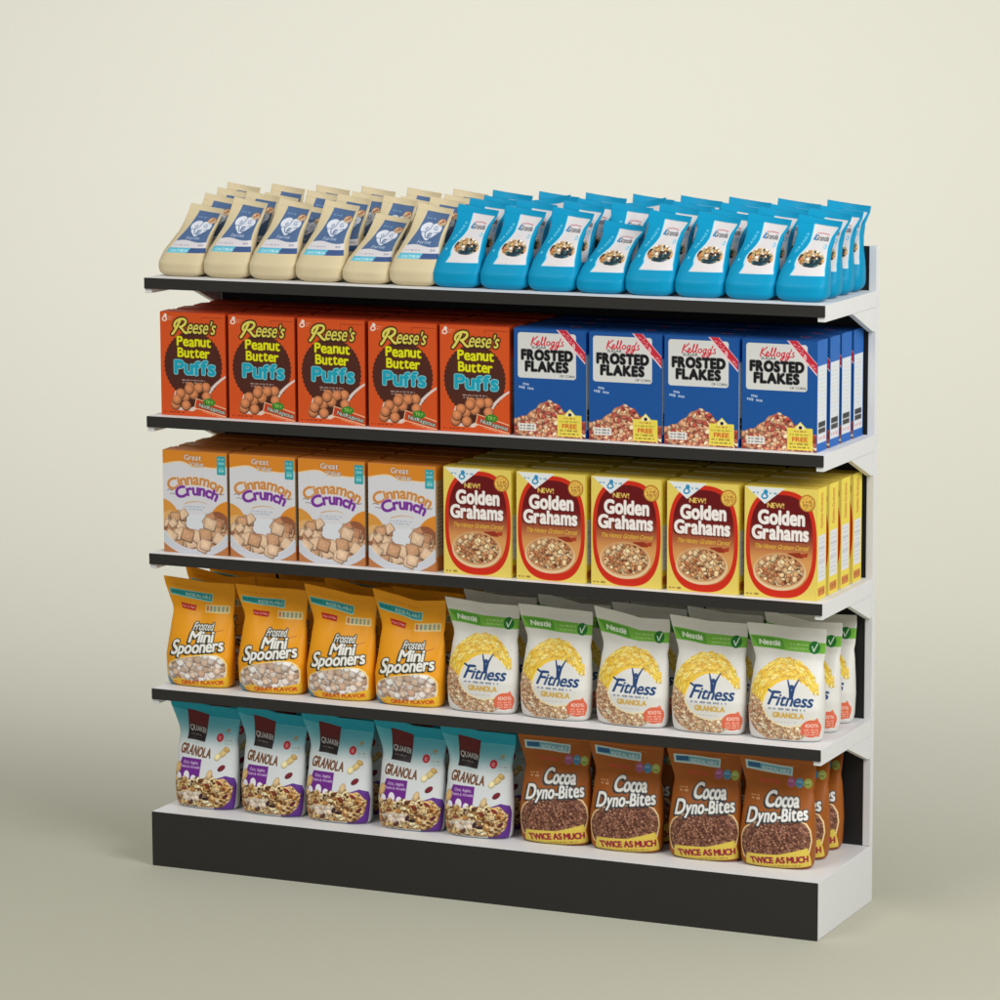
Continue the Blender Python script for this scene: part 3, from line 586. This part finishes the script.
def side_art(w, h, base_c, panels, ppc=6):
    A = Art(w, h, ppc, base_c)
    for p in panels: p(A)
    return A
def sd_peanut(A):
    A.rect(1.5, 8.5, A.w-1.5, 26.5, (150, 120, 110)); [A.greek(1.8, 9.4+i*1.0, A.w-1.8, .4, (90, 60, 55), seed=i) for i in range(16)]
def sd_flakes(A):
    A.rect(.45, 6.6, A.w-.4, 26.8, (222, 226, 230)); cs = [(200, 214, 200), (220, 200, 190), (190, 204, 220), (206, 206, 190)]
    for i in range(13): A.greek(1.3, 8+i*1.05, A.w-1.2, .5, cs[i % 4], seed=i)
    A.rect(1.2, 21.3, A.w-1.2, 22.7, (60, 60, 64)); A.rect(1.2, 23.0, A.w-1.2, 24.3, (70, 66, 66)); A.greek(1.3, 25.6, A.w-1.2, .9, (226, 120, 110))
def sd_cinn(A):
    A.rect(0, 0, A.w, 4.0, (222, 138, 40)); A.rect(0, 4.0, A.w, 25, (196, 170, 140)); [A.greek(1.2, 6+i*1.1, A.w-1.2, .5, (110, 95, 90), seed=i) for i in range(16)]
def sd_golden(A):
    A.text('Golden Grahams', A.w/2+.9, 6.0, 1.9, (196, 96, 40), width=9.2, bold=.06, rot=90); A.rect(1.0, 12.4, A.w-.8, 24.6, (226, 226, 232)); [A.greek(1.5, 13.4+i*1.1, A.w-1.4, .35, (170, 175, 190), seed=i) for i in range(10)]
    A.rect(1.3, 15.9, A.w-1.2, 16.05, (150, 150, 160)); A.rect(1.3, 19.4, A.w-1.2, 19.55, (150, 150, 160))
    A.rect(.9, 26.2, A.w-.9, 28.4, (206, 130, 60)); A.greek(1.3, 27.2, A.w-1.2, .8, (160, 60, 30))

# ------------------------------------------------------------------ cartons
def make_carton(kind, A, S, top_c, D=0.078):
    w, h = A.w/100, A.h/100
    hx = w/2
    u = A.X/100-hx; z = h-A.Y/100
    front = mesh_from(kind+'_front', np.stack([u.ravel(), np.full(u.size, 0.0), z.ravel()], 1), [grid_faces(A.ny, A.nx)], A.c.reshape(-1, 3), smooth=False)
    # carton: two side panels, back, top and bottom
    V, C, F = [], [], []; off = 0
    e = 0.0007
    for sx in (1, -1):
        yy = S.X/100/(S.w/100)*(D-e)+e; zz = h*(1-S.Y/S.h)
        if sx < 0: yy = D+e-yy
        V.append(np.stack([np.full(yy.size, sx*hx), yy.ravel(), zz.ravel()], 1)); C.append(S.c.reshape(-1, 3))
        F.append(grid_faces(S.ny, S.nx, off)); off += yy.size
    b = A.c[A.ny//2, 2]; tc = np.array(top_c)/255.0
    def quad(pts, c):
        nonlocal off
        V.append(np.array(pts, float)); C.append(np.tile(c, (4, 1))); F.append(np.array([[off, off+1, off+2, off+3]])); off += 4
    quad([(hx, D, 0), (-hx, D, 0), (-hx, D, h), (hx, D, h)], b)
    quad([(-hx, e, h), (hx, e, h), (hx, D, h), (-hx, D, h)], tc)
    quad([(-hx, D, 0), (hx, D, 0), (hx, e, 0), (-hx, e, 0)], tc)
    body = mesh_from(kind+'_carton', np.concatenate(V), F, np.concatenate(C), smooth=False)
    # outer top flap, a thin board lapped over the top with its tongue
    bm = bmesh.new()
    fl = [(-hx+.001, .002), (hx-.001, .002), (hx-.001, D*.62), (hx*.45, D*.66), (hx*.35, D*.80), (-hx*.35, D*.80), (-hx*.45, D*.66), (-hx+.001, D*.62)]
    lo = [bm.verts.new((x, y, h+.0003)) for x, y in fl]; hi = [bm.verts.new((x, y, h+.0022 if y > .01 else h+.0006)) for x, y in fl]
    bm.faces.new(hi); bm.faces.new(lo[::-1])
    for i in range(8): bm.faces.new((lo[i], lo[(i+1) % 8], hi[(i+1) % 8], hi[i]))
    flap = bpy.data.meshes.new(kind+'_flap'); bm.to_mesh(flap); bm.free()
    a = flap.color_attributes.new('print', 'FLOAT_COLOR', 'POINT')
    cc = np.ones((len(flap.vertices), 4), np.float32); cc[:, :3] = lin(np.clip(tc*1.0, 0, 1)*255); a.data.foreach_set('color', cc.ravel())
    for m in (front, body, flap): m.materials.append(M_card)
    return [('carton', body), ('front_panel', front), ('top_flap', flap)]

# ------------------------------------------------------------------ pouches
def smooth_curve(keys, t):
    """keys: (t, value) pairs -> monotone-ish smooth values"""
    k = np.array(keys, float); x = np.linspace(-.1, 1.1, 601); v = np.interp(x, k[:, 0], k[:, 1])
    n = 33; g = np.exp(-np.linspace(-2, 2, n)**2); g /= g.sum(); v2 = np.convolve(np.pad(v, n//2, mode='edge'), g, 'valid')
    lo = np.interp(t, x, v2); return lo
def make_pouch(kind, A, H, aw, bd, yc, zmap, topf, m, p=2.6, seal=0.055, seed=1, wr=0.0016, round_b=0.036, twist=0.0, flare=0.0):
    """H height; aw, bd, yc: half width, half depth and centre line against t (0 foot, 1 lip); topf(u) raises and bends the lip"""
    ny, nx = A.ny, A.nx
    t = 1-np.arange(ny)/(ny-1.0)
    a = smooth_curve(aw, t); b = smooth_curve(bd, t); c = smooth_curve(yc, t)
    # foot rounding
    rb = round_b; q = np.clip(1-t/rb, 0, 1); sh = np.sqrt(np.clip(1-q*q, 0, 1))
    foot = 0.70+0.30*sh; a = a*(0.90+0.10*sh) if rb < .08 else a*foot; b = b*foot
    z = zmap(t)*H
    NB = 17
    phi = np.linspace(-math.pi/2, math.pi/2, 181)
    su = np.linspace(0, 1, nx)
    fx = np.sign(np.sin(phi))*np.abs(np.sin(phi))**(2/p); fy = np.cos(phi)**(2/p)
    Xf = np.zeros((ny, nx)); Yf = np.zeros((ny, nx)); Xb = np.zeros((ny, NB)); Yb = np.zeros((ny, NB))
    for i in range(ny):
        x = a[i]*fx; y = b[i]*fy
        L = np.r_[0, np.cumsum(np.hypot(np.diff(x), np.diff(y)))]; L /= L[-1]
        Xf[i] = np.interp(su, L, x); Yf[i] = np.interp(su, L, y)
        sb = np.linspace(0, 1, NB+2)[1:-1]; Xb[i] = np.interp(sb, L, x); Yb[i] = np.interp(sb, L, y)
    r = np.random.RandomState(seed)
    def wrinkle(u, tt, k):
        w = 0
        rr = np.random.RandomState(seed*7+k)
        for j in range(7):
            fu, ft, ph = rr.uniform(2, 9), rr.uniform(-7, 7), rr.uniform(0, 6.28)
            w = w+np.sin(u*fu*2+tt*ft+ph)*rr.uniform(.4, 1)
        env = np.exp(-((tt-.72)/.2)**2)+.35*np.exp(-((tt-.12)/.1)**2)+.12
        return w*wr*env*.5
    T = t[:, None]
    def place(X, Y, u, sgn, k):
        dz, dy = topf(u)
        e = np.clip((T-.45)/.55, 0, 1); e = e*e*(3-2*e)
        edge = np.clip(np.minimum(u, 1-u)*6, 0, 1)
        yy = sgn*(Y+wrinkle(u, T, k)*edge*np.clip((1-T)/.08, 0, 1)*0.7)
        # shallow vertical crease running down from the lip
        com = wrinkle(u, T, 9)*.6*np.clip((T-.3)*2, 0, 1)
        Z = z[:, None]+dz*e; YY = c[:, None]+yy+dy*e+com
        if twist: YY = YY+twist*(u-.5)*e
        X = X-flare*np.clip((.5-u)/.5, 0, 1)**1.5*np.clip((T-.72)/.28, 0, 1)**1.3
        return np.stack([X, YY, Z], -1)
    U = su[None, :]*np.ones((ny, 1)); Ub = np.linspace(0, 1, NB+2)[1:-1][None]*np.ones((ny, 1))
    Pf = place(Xf, Yf, U, -1, 1); Pb = place(Xb, Yb, Ub, 1, 2)
    ks = max(int(round(seal*(ny-1))), 3)
    avg = A.c[ny//2:, 0].mean(0); avg_t = A.c[ks//2, 1]
    out = []
    for nm, r0, r1 in (('top_seal', 0, ks), ('pouch_body', ks, ny-1)):
        Fp = Pf[r0:r1+1]; Bp = Pb[r0:r1+1].copy(); n = r1-r0+1
        V = np.concatenate([Fp.reshape(-1, 3), Bp.reshape(-1, 3)]); nf = n*nx
        bc = np.tile(avg, (n*NB, 1))
        if nm == 'top_seal' or True:
            bc = A.c[r0:r1+1, 0].repeat(NB, axis=0).reshape(-1, 3)
        C = np.concatenate([A.c[r0:r1+1].reshape(-1, 3), bc])
        F = [grid_faces(n, nx), grid_faces(n, NB, nf, flip=True)]
        i = np.arange(n-1)
        F.append(np.stack([i*nx, nf+i*NB, nf+(i+1)*NB, (i+1)*nx], 1))
        F.append(np.stack([i*nx+nx-1, (i+1)*nx+nx-1, nf+(i+1)*NB+NB-1, nf+i*NB+NB-1], 1))
        topring = list(range(0, nx))+[nf+NB-1-j for j in range(NB)]
        botring = [(n-1)*nx+j for j in range(nx)]+[nf+(n-1)*NB+NB-1-j for j in range(NB)]
        F.append(topring); F.append(botring[::-1])
        me = mesh_from(kind+'_'+nm, V, F, C); me.materials.append(m); out.append((nm, me))
    return out[::-1]

def stand_pouch(kind, A, H, half, seed, dl=.014, dip=.42, right=.0, lean=.022, depth=.05, neck=.88, top=.955, m=None, waist=.68, flare=.009):
    dl *= 1.55
    def zmap(t): return t
    def topf(u):
        k = np.clip((dip-u)/dip, 0, 1); k2 = np.clip((u-dip)/(1-dip), 0, 1)
        return dl*k**1.05+right*k2**1.5, -.030*k**1.3+.012*np.sin(u*math.pi)+.004*k2
    aw = [(0, half*.93), (.08, half*.97), (.28, half), (.45, half*.97), (waist-.08, half*(neck+.05)), (waist, half*neck), (waist+.08, half*(neck+.03)), (.92, half*top), (1, half*top)]
    bd = [(0, depth*.85), (.1, depth), (.3, depth*.98), (.5, depth*.72), (.68, depth*.42), (.84, depth*.16), (.93, .0016), (1, .0012)]
    yc = [(0, 0), (.3, .0), (.5, lean*.45), (.72, lean*1.2), (1, lean*.7)]
    return make_pouch(kind, A, H, aw, bd, yc, zmap, topf, m or M_film, seed=seed, wr=.0034, flare=flare)
def slump_pouch(kind, A, H, lean, seed, half, slope=0.0, top=.80, m=None):
    def zmap(t):
        s = t; return np.where(s < 1, s, 1.0)**1.04
    def topf(u): return (slope-.0135)*(u-.5)-.003*np.sin(u*math.pi), .012*np.sin(u*math.pi)-.012*u
    aw = [(0, half*.86), (.05, half*.96), (.14, half*1.0), (.24, half*1.0), (.38, half*.94), (.52, half*.82), (.66, half*.745), (.80, half*.755), (.93, half*(top-.01)), (1, half*top)]
    bd = [(0, .034), (.07, .040), (.18, .0405), (.3, .036), (.45, .030), (.6, .022), (.75, .013), (.88, .005), (.95, .0018), (1, .0016)]
    yc = [(0, 0), (.22, .0), (.4, lean*.14), (.55, lean*.34), (.7, lean*.60), (.85, lean*.82), (1, lean)]
    return make_pouch(kind, A, H, aw, bd, yc, zmap, topf, m or M_matte, p=3.4, seal=.075, seed=seed, wr=.0017, round_b=.11)

# ------------------------------------------------------------------ stocking the shelves
ORD = ['first', 'second', 'third', 'fourth', 'fifth', 'sixth', 'seventh', 'eighth']
def place(name, cat, parts, loc, label, group, rot=0.0):
    e = empty(name, loc, label, cat, group); e.rotation_euler = (0, 0, rot)
    for nm, me in parts:
        o = bpy.data.objects.new(nm, me); scene.collection.objects.link(o); o.parent = e
    return e
def rowname(r, n): return 'front row' if r == 0 else ('rearmost row' if r == n-1 else ['', 'second', 'third'][r]+' row back')
rnd = random.Random(11)
def stock_boxes(name, desc, where, group, parts, x0, pitch, n, z, ycs, w):
    for r, y in enumerate(ycs):
        for i in range(n):
            jx = rnd.uniform(-.0012, .0012); jy = rnd.uniform(-.002, .002)
            place(name, 'cereal box', parts, (x0+i*pitch+w/2+jx, y+jy, z+.0004),
                  '%s, %s from left, %s, %s' % (desc, ORD[i], rowname(r, len(ycs)), where), group, rnd.uniform(-.006, .006))
YB = [.050, .146, .242, .336]
gA = make_carton('peanut', art_peanut(), side_art(7.8, 29, (200, 72, 26), [sd_peanut]), (196, 66, 30))
gB = make_carton('flakes', art_flakes(), side_art(7.8, 29, (36, 104, 186), [sd_flakes]), (30, 80, 150))
gC = make_carton('cinnamon', art_cinn(), side_art(7.8, 29, (206, 130, 70), [sd_cinn]), (206, 122, 50))
gD = make_carton('golden', art_golden(), side_art(7.2, 29.4, (238, 216, 84), [sd_golden]), (214, 186, 76), D=.072)
stock_boxes('cereal_box', 'orange peanut butter puffs box', 'second shelf down', 'orange cereal boxes', gA, .0262, .2160, 5, ZS[3], YB, .205)
stock_boxes('cereal_box', 'blue frosted flakes box', 'second shelf down', 'blue cereal boxes', gB, 1.1105, .2168, 4, ZS[3], YB, .207)
stock_boxes('cereal_box', 'white cinnamon cereal box, orange top', 'third shelf down', 'white and orange cereal boxes', gC, .0245, .2150, 4, ZS[2], YB, .204)
stock_boxes('cereal_box', 'yellow graham cereal box with red oval', 'third shelf down', 'yellow cereal boxes', gD, .9000, .2180, 5, ZS[2], [y-.008 for y in YB], .201)

def stock_pouches(name, desc, where, group, variants, x0, pitch, n, z, ycs, rotj=.05, shift=None):
    for r, y in enumerate(ycs):
        for i in range(n):
            v = variants[(i*2+r*3) % len(variants)] if r or len(variants) < 2 else variants[i % len(variants)]
            place(name, 'cereal bag', v, (x0+i*pitch+(shift[i] if shift else 0)+rnd.uniform(-.0015, .0015), y, z+.0004),
                  '%s, %s from left, %s, %s' % (desc, ORD[i], rowname(r, len(ycs)), where), group, rnd.uniform(-rotj, rotj))
A_sp, A_fi, A_oa, A_co = art_spoon(), art_fit(), art_oats(), art_cocoa()
S1 = [stand_pouch('spooner', A_sp, .291, .1055, 3, dl=.012, dip=.5, right=.003), stand_pouch('spooner', A_sp, .291, .1045, 4, dl=.008, dip=.35), stand_pouch('spooner', A_sp, .289, .1045, 5, dl=.019, dip=.6), stand_pouch('spooner', A_sp, .286, .1045, 8, dl=.022, dip=.5, right=.009)]
S2 = [stand_pouch('fitness', A_fi, .294, .1045, 6, dl=.012, dip=.45, depth=.048, right=.002), stand_pouch('fitness', A_fi, .296, .1045, 7, dl=.008, dip=.5, depth=.048), stand_pouch('fitness', A_fi, .288, .1045, 9, dl=.020, dip=.55, right=.004, depth=.048)]
S3 = [stand_pouch('oats', A_oa, .288, .100, 10, dl=.019, dip=.45, lean=.014, top=1.03, neck=.9, depth=.05), stand_pouch('oats', A_oa, .284, .100, 12, dl=.023, dip=.5, lean=.014, top=1.02, neck=.9, depth=.05)]
S4 = [stand_pouch('cocoa', A_co, .304, .1040, 13, dl=.004, dip=.5, lean=.015), stand_pouch('cocoa', A_co, .300, .1040, 15, dl=.010, dip=.5, lean=.015)]
YP = [.112, .238, .362]
stock_pouches('cereal_bag', 'amber wheat squares bag, teal strip', 'fourth shelf down', 'amber cereal bags', S1, .106, .2195, 4, ZS[1], YP, shift=[0, .010, .006, 0])
stock_pouches('cereal_bag', 'white granola bag with green band', 'fourth shelf down', 'white granola bags', S2, .9845, .2215, 5, ZS[1], YP)
stock_pouches('cereal_bag', 'teal topped granola bag, purple panel', 'bottom deck', 'teal granola bags', S3, .117, .2135, 5, ZS[0], [.118, .242, .364], shift=[0, .002, -.006, .008, 0])
stock_pouches('cereal_bag', 'brown cocoa bag with yellow band', 'bottom deck', 'brown cocoa cereal bags', S4, 1.194, .2150, 4, ZS[0], [.138, .254, .368], shift=[0, -.008, .008, 0])

A_cr, A_bl = art_cream(), art_blue()
def vset(kind, A, half, top):
    return {k: slump_pouch(kind, A, H, ln, sd, half, slope=sl, top=top) for k, (H, ln, sd, sl) in
            {'low': (.184, .148, 1, 0), 'std': (.206, .138, 2, -.002), 'squat': (.172, .165, 3, 0), 'mid': (.218, .120, 4, 0), 'rear': (.229, .085, 5, 0), 'twist': (.224, .118, 6, .034)}.items()}
VC, VB = vset('cream', A_cr, .0725, .78), vset('blue', A_bl, .0705, .90)
YT = [.098, .1915, .285, .3785]
def stock_top(desc, group, VS, x0, pitch, n, plan):
    for r, y in enumerate(YT):
        for i in range(n):
            k = plan.get((r, i), 'std' if r == 0 else ('rear' if r == 3 else 'mid'))
            place('cereal_pouch', 'cereal pouch', VS[k], (x0+i*pitch, y, ZS[4]+.0004), '%s, %s from left, %s, top shelf' % (desc, ORD[i], rowname(r, 4)), group, 0.0)
stock_top('cream pouch with slate blue label', 'cream oatmeal pouches', VC, .0800, .1435, 6, {(0, 0): 'low', (0, 4): 'squat', (1, 0): 'std', (1, 2): 'low', (2, 1): 'std', (2, 4): 'std'})
stock_top('azure pouch with white granola label', 'azure granola pouches', VB, .9255, .1406, 8, {(0, 3): 'squat', (2, 1): 'twist', (2, 3): 'twist', (1, 5): 'std'})
